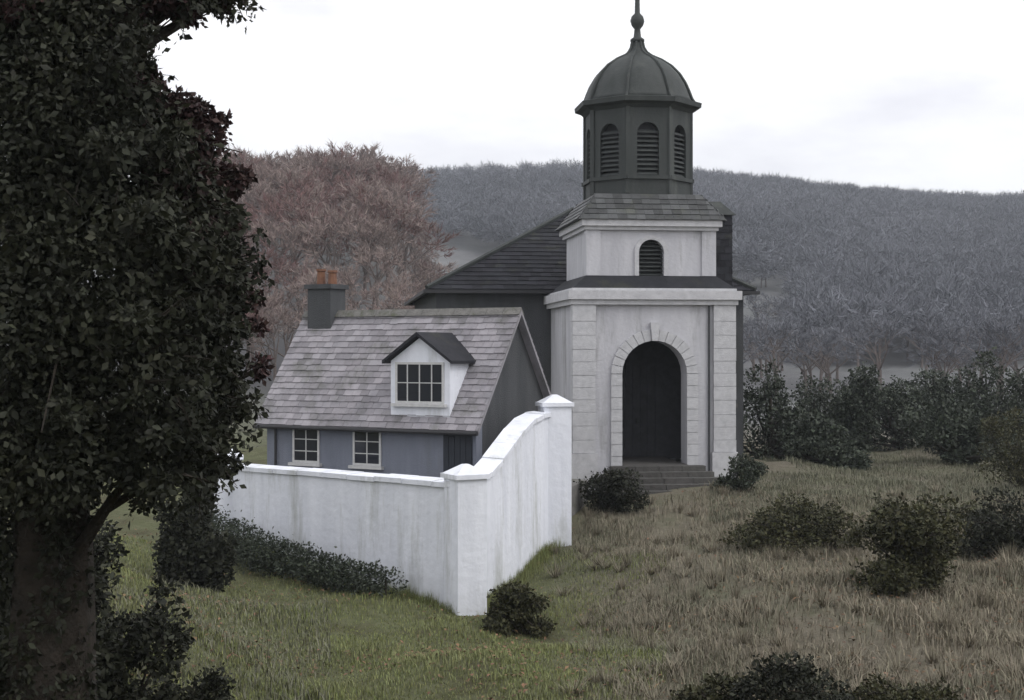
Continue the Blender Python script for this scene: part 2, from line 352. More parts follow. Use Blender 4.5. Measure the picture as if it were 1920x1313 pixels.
dc.lathe([(ap*o8+.02,DZ1-.12),(ap*o8+.14,DZ1-.02),(ap*o8+.34,DZ1+.05),(ap*o8+.36,DZ1+.2),(ap*o8+.2,DZ1+.24)], 8, math.pi/8, (0,cy)); dc.build('cupola_cornice', 'lead', ch)
prof = [(1.92,0),(1.83,.14),(1.74,.38),(1.62,.66),(1.42,.98),(1.15,1.26),(.82,1.48),(.5,1.63),(.32,1.76),(.22,1.92),(.17,2.15)]
dz = DZ1+.22
dome = MB().lathe([(r*.98, dz+h) for r, h in prof], 24, 0, (0,cy)).build('dome', 'lead', ch, smooth=True)
rb = MB()
for k in range(8):
    a = math.pi/8+k*math.pi/4
    for (r0,h0),(r1,h1) in zip(prof[:-1], prof[1:]):
        rb.tube((r0*math.cos(a),cy+r0*math.sin(a),dz+h0),(r1*math.cos(a),cy+r1*math.sin(a),dz+h1), .05,.05,5,False)
rb.build('dome_rib', 'lead', dome)
sp_ = MB().lathe([(.17,dz+2.1),(.24,dz+2.14),(.24,dz+2.2),(.13,dz+2.28),(.1,dz+2.55),(.2,dz+2.68),(.24,dz+2.82),(.2,dz+2.96),(.09,dz+3.08),(.075,dz+3.7),(.05,dz+4.6),(.02,dz+5.6)], 12, 0, (0,cy))
sp_.build('spire', 'lead', ch, smooth=True)
for sx in (1,):     # cast rainwater pipe down the tower
    MB().tube((sx*(LW/2-.76), -.06, LH-.45), (sx*(LW/2-.76), -.06, -.7), .035, .035, 8).build('downpipe', 'render', ch)
# porch door deep inside
dd = MB()
for k in range(8): dd.box(-1.05+k*.2625+.006, -1.05+(k+1)*.2625-.006, 3.3, 3.36, -.02, 3.1)
dd.box(-2.05, 2.05, 3.38, 3.5, -.1, 4.9)
door = dd.build('church_door', 'dark', ch); MB().box(.1,.16,3.2,3.3,1.1,1.3).build('door_handle', 'louvre', door)
# nave
NW, N0, N1, EZ, RZ = 10.9, 5.15, 19., 5.7, 8.9
nx0, nx1 = -6.55, 4.4
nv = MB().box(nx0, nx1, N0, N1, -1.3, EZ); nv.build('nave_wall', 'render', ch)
mid = (nx0+nx1)/2; ov = .35; hip = 4.2
A = [(nx0-ov,N0-ov,EZ),(nx1+ov,N0-ov,EZ),(nx1+ov,N1+ov,EZ),(nx0-ov,N1+ov,EZ)]; B = [(mid,N0+hip,RZ),(mid,N1-hip,RZ)]
nr = MB().add([*A, *B, *[(p[0],p[1],EZ-.12) for p in A]], [(0,1,4),(1,2,5,4),(2,3,5),(3,0,4,5),(6,7,1,0),(7,8,2,1),(8,9,3,2),(9,6,0,3)])
nroof = nr.build('nave_roof', 'slate', ch)
ns = MB(); Wd = nx1-nx0+2*ov; run = hip+ov; H = math.hypot(run, RZ-EZ)
ns.slates(A[0], (1,0,0), (0,run,RZ-EZ), Wd, H, lambda t: t*.5, lambda t: 1-t*.5, .36, .28)
Ln = N1-N0+2*ov; H2 = math.hypot(Wd/2, RZ-EZ); fr = run/Ln
ns.slates(A[0], (0,1,0), (Wd/2,0,RZ-EZ), Ln, H2, lambda t: t*fr, lambda t: 1-t*fr, .36, .28)
ns.slates(A[1], (0,1,0), (-Wd/2,0,RZ-EZ), Ln, H2, lambda t: t*fr, lambda t: 1-t*fr, .36, .28)
ns.build('slate_courses', 'slate', nroof, kind='stuff')
rt = MB()
for a, c in ((A[0],B[0]),(A[1],B[0]),(B[0],B[1])): rt.tube(Vector(a)+Vector((0,0,.05)), Vector(c)+Vector((0,0,.05)), .09,.09,6)
rt.build('ridge_capping', 'lead', nroof)
gt = MB().box(nx0-ov-.12, nx1+ov+.12, N0-ov-.12, N0-ov, EZ-.14, EZ-.02); gt.box(nx0-ov-.12, nx0-ov, N0-ov, N1, EZ-.14, EZ-.02); gt.build('gutter', 'gutter', ch)
def lancet(x, y, z0, zs, w, rot=0):
    mtx = Matrix.Translation((x,y,0)) @ Matrix.Rotation(rot, 4, 'Z')
    f = MB(); f.m = mtx; f.arch_band(w, z0, zs, .14, .08); f.box(-w/2-.2, w/2+.2, -.16, .0, z0-.14, z0)
    win = f.build('window', 'stone', ch)
    p = MB(); p.m = mtx; r = w/2
    p.add([(-r,-.012,z0),(r,-.012,z0)]+[(r*math.cos(math.pi*i/10),-.012,zs+r*math.sin(math.pi*i/10)) for i in range(11)], [tuple(range(13))])
    p.build('pane', 'glass', win)
    b_ = MB(); b_.m = mtx
    b_.box(-.02,.02,-.045,-.014,z0,zs+r)
    for k in range(5): b_.box(-r,r,-.04,-.016,z0+.35*k+.2,z0+.35*k+.23)
    b_.build('glazing_bar', 'lead', win)
lancet(-4.7, N0, 1.7, 3.6, .8); lancet(3.55, N0, 1.7, 3.6, .8)
for k in range(4): lancet(nx0, N0+2+k*3.2, 1.7, 3.6, .9, -math.pi/2)
# slate-hung stair turret on the right of the tower
st = MB().box(2.54, 3.54, 3.6, 4.9, -1.3, 8.25); tur = st.build('stair_turret', 'slate', ch)
ts_ = MB()
for o_, u_, L_ in (((2.54,3.6,-.5),(1,0,0),1.),((3.54,3.6,-.5),(0,1,0),1.3)):
    u = Vector(u_); nn = u.cross(Vector((0,0,1)))
    for r in range(36):
        x = -.15*(r % 2)
        while x < L_:
            a, c = max(x,0)+.004, min(x+.3,L_)-.004
            if c-a > .03:
                z = -.5+r*.24; P = lambda a_, z_, h: Vector(o_)*1+u*a_+Vector((0,0,z_+.5))+nn*h
                ts_.hexa([P(a,z,.01),P(c,z,.01),P(c,z+.27,.002),P(a,z+.27,.002)], [P(a,z,.03),P(c,z,.03),P(c,z+.27,.01),P(a,z+.27,.01)])
            x += .3
ts_.build('hung_slate', 'slate', tur, kind='stuff')
MB().hexa([(2.42,3.48,8.25),(3.66,3.48,8.25),(3.66,5.0,8.25),(2.42,5.0,8.25)],[(2.84,4.0,8.75),(3.24,4.0,8.75),(3.24,4.4,8.75),(2.84,4.4,8.75)]).build('turret_cap', 'lead', tur)
# steps
fs = thing('stone_steps', 'dark stone steps leading up to the arched church porch', 'steps', CH, YAW)
for k in range(5):
    b_ = MB(); w = 1.5+.18*k
    for i in range(4):
        xa = -w+2*w*i/4; b_.box(xa+.008, xa+2*w/4-.008, -.35-.34*(k+1), -.35-.34*k+.02, -1.2, -.02-.16*k-random.uniform(0,.012))
    b_.build('step', 'step', fs)
MB().box(-1.04,1.04,-.33,3.29,-1.2,-.02).build('threshold', 'step', fs)

# ------------------------------------------------------------------ terrace wall
P0, P1 = Vector((-7.15, 36.0)), Vector((-1.01, 30.0)); P2 = Vector((1.0, 36.6))
wt_ = thing('terrace_wall', 'white rendered terrace wall with its corner pointing towards the grass and one wing rising', 'wall', (P1.x, P1.y, 0))
def wall_run(a, b, zb0, zb1, zt, th, name, mtl, n=24, inset=1.):
    """wall between ground points a,b relative to P1; zt(t) gives the top"""
    a, b = Vector(a)-P1, Vector(b)-P1; d = (b-a).normalized(); nn = Vector((-d.y, d.x))
    if nn.y < 0: nn = -nn
    m_ = MB()
    for i in range(n):
        t0, t1 = i/n, (i+1)/n; q0, q1 = a.lerp(b,t0), a.lerp(b,t1)
        A_ = [(q0.x,q0.y),(q1.x,q1.y),(q1.x+nn.x*th,q1.y+nn.y*th),(q0.x+nn.x*th,q0.y+nn.y*th)]
        zb = lambda t: zb0+(zb1-zb0)*t
        m_.hexa([(*A_[0],zb(t0)),(*A_[1],zb(t1)),(*A_[2],zb(t1)),(*A_[3],zb(t0))], [(*A_[0],zt(t0)),(*A_[1],zt(t1)),(*A_[2],zt(t1)),(*A_[3],zt(t0))])
    return m_.build(name, mtl, wt_)
def coping(a, b, zt, th, n, ov=.07, h=.11):
    a, b = Vector(a)-P1, Vector(b)-P1; L = (b-a).length; d = (b-a).normalized(); nn = Vector((-d.y, d.x))
    if nn.y < 0: nn = -nn
    for i in range(n):
        t0, t1 = (i+.012)/n, (i+.988)/n; q0, q1 = a.lerp(b,t0)-nn*ov, a.lerp(b,t1)-nn*ov; w = th+2*ov; j = random.uniform(-.012,.012)
        A_ = [(q0.x,q0.y),(q1.x,q1.y),(q1.x+nn.x*w,q1.y+nn.y*w),(q0.x+nn.x*w,q0.y+nn.y*w)]
        zz = [zt(t0)+j, zt(t1)+j, zt(t1)+j, zt(t0)+j]
        MB().hexa([(*p,z+.003) for p, z in zip(A_,zz)], [(*p,z+h+(.03 if k > 1 else 0)) for k, (p, z) in enumerate(zip(A_,zz))]).build('coping_stone', 'white', wt_)
tl = lambda t: 3.18+.1*t
wall_run(P0, P1, .2, -.6, tl, .38, 'front_wall', 'white'); coping(P0, P1, tl, .38, 9)
def tr(t): return 3.28 + 1.2*float(ss((t-.12)/.75))
wall_run(P1, P2, -.6, .5, tr, .38, 'rising_wing', 'white'); coping(P1, P2, tr, .38, 8)
dn = Vector((.0,.1))
for nm, p, zb, zt, w in (('corner_pier', P1+Vector((.02,.2)), -.6, 3.48, .34), ('end_pier', P2+Vector((.1,.15)), .5, 4.75, .36), ('end_pier', P0+Vector((-.1,.2)), .2, 3.42, .34)):
    p = p-P1; pr = MB(); pr.m = Matrix.Translation((p.x,p.y,0)) @ Matrix.Rotation(R(28 if 'corner' in nm else 12), 4, 'Z')
    pr.box(-w,w,-w,w,zb,zt); o = pr.build(nm, 'white', wt_)
    cp = MB(); cp.m = pr.m; cp.box(-w-.06,w+.06,-w-.06,w+.06,zt+.002,zt+.1); cp.hexa([(-w-.03,-w-.03,zt+.1),(w+.03,-w-.03,zt+.1),(w+.03,w+.03,zt+.1),(-w-.03,w+.03,zt+.1)],[(-.06,-.06,zt+.3),(.06,-.06,zt+.3),(.06,.06,zt+.3),(-.06,.06,zt+.3)])
    cp.build('pier_cap', 'white', o)
# the terrace behind the wall
tm = MB(); poly = [(-7.1,36.15),(-1.0,30.3),(.95,36.6),(2.2,41.5),(-4,46),(-9,41)]
tm.add([(x,y,2.42) for x,y in poly]+[(x,y,-.3) for x,y in poly], [tuple(range(6))]+[(i,i+6,(i+1)%6+6,(i+1)%6) for i in range(6)])
tm.build('terrace', 'stone', kind='structure')

# ------------------------------------------------------------------ cottage
Q0, Q1 = Vector((-.9,35.6)), Vector((-6.7,38.9)); dq = (Q0-Q1); CL = dq.length; cyaw = math.atan2(dq.y, dq.x)
ct = thing('cottage', 'low cottage with pale slate roof and dormer behind the white terrace wall', 'cottage', (Q1.x, Q1.y, 2.42), cyaw)
CD, CE, CR = 3.9, 2.05, 4.75
cw = MB(); dx0, dx1 = CL-2.55, CL-.75      # dormer span along the front
cw.box(0, CL, 0, .3, -.3, CE); cw.box(0, CL, CD-.3, CD, -.3, CE); cw.box(0,.3,.3,CD-.3,-.3,CE)
cw.build('front_wall', 'bluewall', ct)
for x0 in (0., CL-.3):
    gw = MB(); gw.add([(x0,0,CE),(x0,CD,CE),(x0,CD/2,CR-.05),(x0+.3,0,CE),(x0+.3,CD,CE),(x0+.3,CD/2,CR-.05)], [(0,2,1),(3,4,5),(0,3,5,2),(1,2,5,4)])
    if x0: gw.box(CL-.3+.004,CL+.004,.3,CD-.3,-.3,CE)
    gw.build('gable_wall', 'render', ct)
rf = MB(); o1, o2 = .25, .22; sl_ = (CR-CE)/(CD/2)
def rz_(y): return CE + (y if y < CD/2 else CD-y)*sl_ + .06
pts = [(-o2,-o1),(CL+o2,-o1),(CL+o2,CD/2),(-o2,CD/2),(CL+o2,CD+o1),(-o2,CD+o1)]
vs = [(x,y,rz_(y)) for x,y in pts]+[(x,y,rz_(y)-.1) for x,y in pts]
rf.add(vs, [(0,1,2,3),(3,2,4,5),(7,6,9,8),(8,9,11,10),(0,6,7,1),(4,10,11,5),(1,7,8,2),(2,8,10,4),(0,3,9,6),(3,5,11,9)])
roof = rf.build('roof', 'paleslate', ct)
rs = MB(); HH = math.hypot(CD/2+o1, (CD/2+o1)*sl_)
rs.slates((-o2,-o1,rz_(-o1)), (1,0,0), (0,1,sl_), CL+2*o2, HH, sw=.27, sh=.2); rs.slates((-o2,CD+o1,rz_(CD+o1)), (1,0,0), (0,-1,sl_), CL+2*o2, HH, sw=.27, sh=.2)
rs.build('slate_courses', 'paleslate', roof, kind='stuff')
for k in range(14):
    a = -o2+k*(CL+2*o2)/14; r_ = MB(); z = rz_(CD/2); w = (CL+2*o2)/14-.012
    r_.add([(a,CD/2-.16,z-.1),(a,CD/2,z+.09),(a,CD/2+.16,z-.1),(a+w,CD/2-.16,z-.1),(a+w,CD/2,z+.09),(a+w,CD/2+.16,z-.1)], [(0,1,4,3),(1,2,5,4),(0,2,1),(3,4,5),(0,3,5,2)])
    r_.build('ridge_tile', 'stone', roof)
chm = MB().box(.15,.95,CD/2-.35,CD/2+.35,CR-.6,CR+.75); chm.box(.08,1.02,CD/2-.42,CD/2+.42,CR+.752,CR+.88); cho = chm.build('chimney', 'render', roof)
# chimney pots
MB().lathe([(.13,CR+.88),(.11,CR+1.25),(.14,CR+1.27),(.14,CR+1.33)],10,0,(.36,CD/2)).build('chimney_pot','pot',ct); MB().lathe([(.13,CR+.88),(.11,CR+1.2),(.14,CR+1.22),(.14,CR+1.28)],10,0,(.76,CD/2)).build('chimney_pot','pot',ct)
# wall dormer
dm = MB(); dxm = (dx0+dx1)/2; dh = 1.8
dm.box(dx0, dx1, -.04, 1.3, CE-.3, CE+dh-.35)
dm.add([(dx0,-.04,CE+dh-.35),(dx1,-.04,CE+dh-.35),(dxm,-.04,CE+dh+.25),(dx0,1.7,CE+dh-.35),(dx1,1.7,CE+dh-.35),(dxm,1.7,CE+dh+.25)], [(0,1,2),(3,5,4),(0,2,5,3),(1,4,5,2)])
dmo = dm.build('dormer', 'white', ct)
dro = MB(); za, zb = CE+dh-.42, CE+dh+.3
for s_ in (-1,1):
    xe = dxm+s_*((dx1-dx0)/2+.16)
    dro.hexa([(dxm,-.22,zb),(xe,-.22,za),(xe,1.75,za),(dxm,1.75,zb)], [(dxm,-.22,zb+.09),(xe,-.22,za+.08),(xe,1.75,za+.08),(dxm,1.75,zb+.09)])
dro.build('dormer_roof', 'slate', dmo)
def window(x0, x1, z0, z1, y, par, cols=2, rows=3):
    f = MB(); w = .06
    f.box(x0,x1,y-.03,y+.02,z0,z0+w); f.box(x0,x1,y-.03,y+.02,z1-w,z1); f.box(x0,x0+w,y-.03,y+.02,z0+w,z1-w); f.box(x1-w,x1,y-.03,y+.02,z0+w,z1-w); f.box(x0-.08,x1+.08,y-.12,y+.02,z0-.08,z0-.002)
    fo = f.build('window', 'frame', par)
    MB().box(x0+w,x1-w,y-.008,y+.0,z0+w,z1-w).build('pane', 'glass', fo)
    b_ = MB()
    for c in range(1,cols): xx = x0+(x1-x0)*c/cols; b_.box(xx-.015,xx+.015,y-.022,y-.009,z0+w,z1-w)
    for r in range(1,rows): zz = z0+(z1-z0)*r/rows; b_.box(x0+w,x1-w,y-.021,y-.01,zz-.012,zz+.012)
    b_.build('glazing_bar', 'frame', fo)
window(dx0+.16, dx1-.16, CE+.36, CE+dh-.38, -.05, ct, 4, 2)
window(.9, 1.8, .75, 1.7, -.004, ct); window(2.9, 3.8, .75, 1.7, -.004, ct)
# doorway on the right end of the front, dark
dd = MB().box(CL-.95, CL-.1, -.03, -.004, -.2, 1.85); dro_ = dd.build('door', 'door', ct)
b_ = MB()
for k in range(5): b_.box(CL-.95+k*.17+.008, CL-.95+(k+1)*.17-.008, -.045, -.031, -.18, 1.83)
b_.build('door_board', 'door', dro_)
MB().tube((-o2,-o1-.05,rz_(-o1)-.06),(CL+o2,-o1-.05,rz_(-o1)-.06),.055,.055,8).build('gutter','gutter',ct)
MB().tube((.35,-.07,CE-.1),(.35,-.07,-.2),.035,.035,8).build('downpipe','gutter',ct)

# ------------------------------------------------------------------ vegetation builders
def bare_tree(name, label, cat, h, mtl, seed, levels=4, group=None, spread=.62, twigs=7):
    rd = random.Random(seed); t_ = thing(name, label, cat, (0,0,0), 0, group)
    tr_ = MB(); br = MB(); tv = []
    def grow(p, d, L, r, lv, mb):
        n = 2 if lv > 1 else 1; q = p
        for i in range(n):
            d = (d+Vector((rd.gauss(0,.12),rd.gauss(0,.12),rd.gauss(.05,.06)))).normalized(); e_ = q+d*L/n
            r2 = r*(1-.22); (mb if lv else br).tube(q, e_, r, r2, 5 if lv < 2 else 3, False); q = e_; r = r2
        if lv == levels:
            for k in range(twigs):
                a = (d+Vector((rd.gauss(0,.5),rd.gauss(0,.5),rd.gauss(.15,.35)))).normalized(); tv.append((q-d*L*rd.random()*.8, a, L*rd.uniform(.5,1.1)))
            return
        for k in range(rd.choice((3,3,4)) if lv else 5):
            ax = Vector((rd.gauss(0,1),rd.gauss(0,1),rd.gauss(.1,.4))).normalized(); nd = (d*.75+ax*spread*1.15).normalized()
            start = q if k < 2 or lv == 0 and k < 2 else q-d*L*rd.uniform(.05,.5)
            grow(start, nd, L*rd.uniform(.58,.78), r*.62, lv+1, br)
    # trunk
    L = h*.3; q = Vector((0,0,-.4)); tr_.tube(q, (rd.gauss(0,.1),rd.gauss(0,.1),L), h*.022, h*.016, 7, False)
    top = Vector(tr_.v[-1]); top = sum((Vector(v) for v in tr_.v[-7:]), Vector())/7
    for k in range(5):
        a = rd.uniform(0,6.28)+k*1.26; el = rd.uniform(.5,1.3) if k else 1.5
        grow(top-Vector((0,0,rd.uniform(0,L*.3))), Vector((math.cos(a)*math.cos(el),math.sin(a)*math.cos(el),math.sin(el))), h*.24, h*.010, 1, br)
    tr_.build('trunk', 'greybark', t_)
    br.build('branches', 'greybark', t_)
    P = np.array([p for p,_,_ in tv]); A_ = np.array([a for _,a,_ in tv]); Ln = np.array([l_ for _,_,l_ in tv])
    sd_ = np.cross(A_, np.random.default_rng(seed).normal(size=A_.shape)); sd_ /= np.linalg.norm(sd_,axis=1)[:,None]
    wd = h*.0042; Vv = np.stack([P-sd_*wd, P+sd_*wd, P+A_*Ln[:,None]], 1).reshape(-1,3); Fv = np.arange(len(Vv)).reshape(-1,3)
    npmesh('twigs', Vv, Fv, mtl, t_)
    return t_

def leafy(name, label, cat, loc, clumps, n, size, mtl, trunk=None, group=None, flat=.2, shell=.5, inner=True):
    t_ = thing(name, label, cat, loc, 0, group)
    st_ = MB(); rd = random.Random(int(abs(loc[0])*100)+n); ex = []
    for c in clumps:
        for k in range(4):
            d_ = Vector((rd.gauss(0,1),rd.gauss(0,1),abs(rd.gauss(.3,.8)))).normalized(); p = Vector(c[:3])
            e_ = p+Vector((d_.x*c[3],d_.y*c[4],d_.z*c[5]))*rd.uniform(1.0,1.45); st_.tube(p, e_, .012, .004, 3, False)
            for j in range(3):
                q = p.lerp(e_, .75+.13*j); r_ = size*rd.uniform(.5,1.0); ex.append((q.x,q.y,q.z,r_,r_,r_*1.3))
    V_, F_ = leaves(clumps, int(n*.8), size, flat, shell); V2, F2 = leaves(ex, int(n*.22), size*.85, flat, .1)
    npmesh('foliage', np.concatenate([V_,V2]), np.concatenate([F_,F2+len(V_)]), mtl, t_)
    base = Vector((0,0,-.3))
    for c in clumps:
        p = Vector(c[:3]); m_ = base.lerp(p,.5)+Vector((rd.gauss(0,.1),rd.gauss(0,.1),rd.uniform(0,.25)))
        r = (trunk or .05)*.5; st_.tube(base if not trunk else Vector((0,0,max(0.,p.z*.3))), m_, r, r*.7, 5, False); st_.tube(m_, p, r*.7, r*.25, 5, False)
    if trunk: st_.tube((0,0,-.4), (0,0,max(c[2] for c in clumps)*.8), trunk, trunk*.35, 8, False)
    st_.build('trunk' if trunk else 'stems', 'bark', t_)
    return t_

def clumpy(w, h, d, n, rd, z0=0., r=.33):
    out = []
    lobes = [(rd.uniform(-.28,.28)*w, rd.uniform(-.28,.28)*d, rd.uniform(.5,1.0), rd.uniform(.45,.8)) for _ in range(4)]; lobes[0] = (lobes[0][0]*.5, lobes[0][1]*.5, 1., .7)
    for k in range(n):
        lx, ly, lh, lw = lobes[k % 4]
        a = rd.uniform(0,6.28); q = math.sqrt(rd.random()); zz = rd.random()
        s_ = math.sqrt(max(.05, 1-(zz*.95)**2)); rr = r*rd.uniform(.4,1.25)
        out.append((lx+math.cos(a)*q*w/2*s_*lw, ly+math.sin(a)*q*d/2*s_*lw, z0+h*lh*(.12+.76*zz), w*rr*.5, d*rr*.5, h*rr*.55))
    return out

# ------------------------------------------------------------------ left foreground tree
rd = random.Random(3)
TX = at(70, 1000, 12.); TB = Vector((TX.x, 12., float(gz(TX.x, 12.))))
def cl_at(px, py, d, rpx, rpy=None):
    p = at(px, py, d)-TB; k = d/2667; return (p.x, p.y, p.z, rpx*k, rpx*k*1.2, (rpy or rpx)*k)
big = thing('evergreen_tree', 'huge dark evergreen tree filling the left side, bough reaching across the sky', 'tree', TB)
core = [(20,60,12,170),(165,40,11.6,100),(280,-15,12.2,85,42),(380,-24,12.4,70,36),(425,-40,12.6,40,20),(130,200,11.5,150),(220,170,12,62,66),(290,255,12.3,70,50),
 (40,340,11.5,170),(210,340,12,125),(335,290,12.6,60,40),(345,400,12.4,85),(150,520,11.3,180),(320,520,12,110),(410,500,12.6,42,65),(30,640,11.2,180),(250,680,11.6,150),(380,640,12.3,70,90),(405,760,12.5,48,60),
 (80,850,11.1,150,120),(290,840,11.6,120,100),(375,850,12.2,50,60),(-120,300,12,190),(-150,700,12,200),(-60,40,12,190),(-250,100,12,200),(-300,500,12,200)]
cl = [cl_at(*a) for a in core]
sub = []
for c in core:                           # sprays that break the outline of each clump
    rx, ry = c[3], c[4] if len(c) > 4 else c[3]
    for k in range(9):
        a = rd.uniform(0, 6.28); e = rd.uniform(.7, 1.12)
        sub.append(cl_at(c[0]+math.cos(a)*rx*e, c[1]+math.sin(a)*ry*e*.9, c[2]+rd.uniform(-.7,.7), rx*rd.uniform(.12,.3)+8, ry*rd.uniform(.1,.22)+7))
sprays = [cl_at(*a) for a in [(360,205,12.4,38,20),(405,225,12.5,26,14),(330,190,12.3,30,22),(440,-14,12.6,26,14),(405,8,12.5,24,12),(350,30,12.4,30,16),(455,330,12.7,18,18),(478,560,12.7,18,24),(490,690,12.6,16,26),(485,610,12.6,14,18)]]
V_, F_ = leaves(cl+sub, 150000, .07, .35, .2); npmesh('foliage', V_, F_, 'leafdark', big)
tw_ = MB(); tl_ = []; edge = [c for c in core if c[0] > 80]
for k in range(420):                     # leafy twigs reaching out of the crown
    c = rd.choice(edge); ry = c[4] if len(c) > 4 else c[3]; a = rd.gauss(.1, 1.2)
    p = cl_at(c[0]-10+math.cos(a)*c[3]*.7, c[1]-math.sin(a)*ry*.75, c[2]+rd.uniform(-.6,.6), 1)[:3]; p = Vector(p)
    d_ = Vector((math.cos(a)+rd.gauss(0,.3), rd.gauss(0,.5), math.sin(a)*.7+rd.gauss(-.1,.3))).normalized(); L = rd.uniform(.15,.36)
    e_ = p+d_*L*.6; f_ = e_+(d_+Vector((0,0,-.35))).normalized()*L*.5
    tw_.tube(p, e_, .009, .006, 3, False); tw_.tube(e_, f_, .006, .002, 3, False)
    for j in range(5):
        q = e_.lerp(f_, j/4) if j > 1 else p.lerp(e_, .6+.3*j); tl_.append((q.x,q.y,q.z,.05,.05,.05))
tw_.build('twigs', 'bark', big)
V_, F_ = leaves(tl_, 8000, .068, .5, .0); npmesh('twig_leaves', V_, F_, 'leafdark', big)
V_, F_ = leaves(sprays, 2600, .066, .3, .0); npmesh('spray_foliage', V_, F_, 'leafred', big)
clr = [cl_at(*a) for a in [(390,440,12.7,62,66),(330,330,12.4,75,60),(415,540,12.8,50,55),(360,255,12.5,60,40),(60,10,11.7,120,50),(425,340,12.8,32,34),(225,55,12.0,50,60),(250,160,12.0,55,50),(220,220,12,60,50),(330,470,12.2,60,60),(290,-8,12.1,80,26)]]
V_, F_ = leaves(clr, 22000, .068, .3, .25); npmesh('reddish_foliage', V_, F_, 'leafred', big)
cl = cl+sprays
tb = MB(); TN = 22
prof_t = [(.62,-.6),(.50,-.1),(.42,.3),(.37,.9),(.34,1.6),(.32,2.3),(.27,3.2),(.22,4.4),(.15,6),(.06,8)]
vs = []
for r, z in prof_t:
    for i in range(TN):
        a = 6.2832*i/TN; q = r*(1+.09*math.sin(3*a+z*.6)+.06*math.sin(7*a-z*1.1)+.04*math.sin(11*a+z*2)+(.25*max(0,.4-z)*math.sin(5*a)))
        vs.append((q*math.cos(a)+.08*math.sin(z*.7), q*math.sin(a)+.1, z))
tb.add(vs, [(k*TN+i, k*TN+(i+1)%TN, (k+1)*TN+(i+1)%TN, (k+1)*TN+i) for k in range(len(prof_t)-1) for i in range(TN)])
tb.build('trunk', 'bark', big, smooth=True)
iv = [(.33*math.cos(a)+rd.gauss(0,.05), .1-.33*abs(math.sin(a))+rd.gauss(0,.05), z, .16,.14,.24) for z in np.arange(.0,3.6,.22) for a in (.2,1.,1.7,2.4,3.0) if rd.random() < .72]
V_, F_ = leaves(iv, 9000, .07, .4, .4); npmesh('ivy', V_, F_, 'leafdark', big)
lb = MB()
for c in cl+clr:
    p = Vector(c[:3]); z = max(.9, min(6.5, p.z-rd.uniform(.5,1.4))); s_ = Vector((0,.1,z)); m_ = s_.lerp(p,.55)+Vector((rd.gauss(0,.12),rd.gauss(0,.12),.15))
    lb.tube(s_, m_, .07, .045, 6, False); lb.tube(m_, p, .045, .012, 5, False)
    for k in range(5):
        q = p+Vector((rd.gauss(0,c[3]*.6),rd.gauss(0,c[4]*.6),rd.gauss(0,c[5]*.6))); lb.tube(m_.lerp(p,rd.uniform(.3,1)), q, .016, .005, 4, False)
lb.build('limbs', 'bark', big)

# ------------------------------------------------------------------ shrubs
def shrub(name, label, px, d, w, h, mtl, n, seed, cat='shrub', size=.09, group=None, dep=None, nc=18, sink=0., r=.33, top=None):
    x = (px-960)/2667*d
    if top: h = max(.25, 6.2-(top-656)/2667*d-float(gz(x,d)))/.95   # height read off as the height of its top
    nc = nc if w < 2.3 else nc+8; rr = random.Random(seed)
    return leafy(name, label, cat, (x, d, float(gz(x,d))-sink), clumpy(w, h, dep or w*.8, nc, rr, 0, r), n, size, mtl, None, group, .1)
shrub('laurel_shrub', 'black-green bush in the bottom left corner', 60, 15, 2.6, 1.1, 'leafdark', 15000, 11, size=.08, top=1135)
shrub('laurel_shrub', 'dark low bush at the foot of the big left tree, nearest the lawn', 375, 15.6, 1.5, .62, 'leafdark', 8000, 12, size=.07, top=1195)
shrub('undergrowth_bush', 'dark bush between the big left tree and the white terrace wall', 370, 31, 1.7, 3.0, 'leafdark', 9000, 13, size=.12)
shrub('undergrowth_bush', 'black bush at the left edge beside the trunk of the big tree', -60, 14, 2.4, 2.3, 'leafdark', 12000, 31, size=.085)
shrub('undergrowth_bush', 'dark bush in the shade behind the trunk of the big tree', 120, 18, 2.6, 1.7, 'leafdark', 9000, 32, size=.09)
shrub('laurel_shrub', 'low dark bush at the bottom edge between the corner bush and the lawn', 235, 15.3, 1.7, .75, 'leafdark', 10000, 34, size=.075, top=1160)
hd = thing('clipped_hedge', 'low dark green hedge along the foot of the white terrace wall', 'hedge', (-4.4, 31.6, 0))
hc = []
for k in range(34):
    t = k/33; p = P0.lerp(P1, .02+.78*t); x, y = p.x-.55+rd.gauss(0,.12), p.y-.75+rd.gauss(0,.12); z = float(gz(x,y)); hh = 1.0-.35*t
    hc.append((x+4.4, y-31.6, z+hh*.45, .42, .42, hh*.55))
V_, F_ = leaves(hc, 15000, .075, .1, .55); npmesh('foliage', V_, F_, 'leafgreen', hd)
hs_ = MB()
for c in hc: hs_.tube((c[0],c[1],c[2]-.6),(c[0],c[1],c[2]+.1),.03,.015,5,False)
hs_.build('stems','bark',hd)
shrub('rounded_bush', 'dark bush beside the right foot of the white terrace wall', 1000, 28.5, 1.9, 1.05, 'leafolive', 5500, 14)
shrub('rounded_bush', 'dark shrub left of the church steps under the arch', 1120, 40.5, 2.3, 1.3, 'leafdark', 6500, 15)
shrub('rounded_bush', 'small dark shrub right of the church steps', 1395, 41.5, 1.8, 1.0, 'leafgreen', 4000, 16)
shrub('gorse_bush', 'wide flat olive bush on the bank below the pale grass strip', 1515, 33, 3.4, 1.1, 'leafolive', 9000, 17)
shrub('gorse_bush', 'largest dark olive bush on the right bank', 1735, 26, 3.0, 1.75, 'leafolive', 14000, 18)
shrub('gorse_bush', 'dark bush at the right edge behind the largest olive bush', 1895, 31, 2.6, 1.4, 'leafdark', 8000, 19)
shrub('gorse_bush', 'dark bush at the right edge in front of the evergreens', 1925, 46, 3.2, 2.6, 'leafolive', 8000, 20)
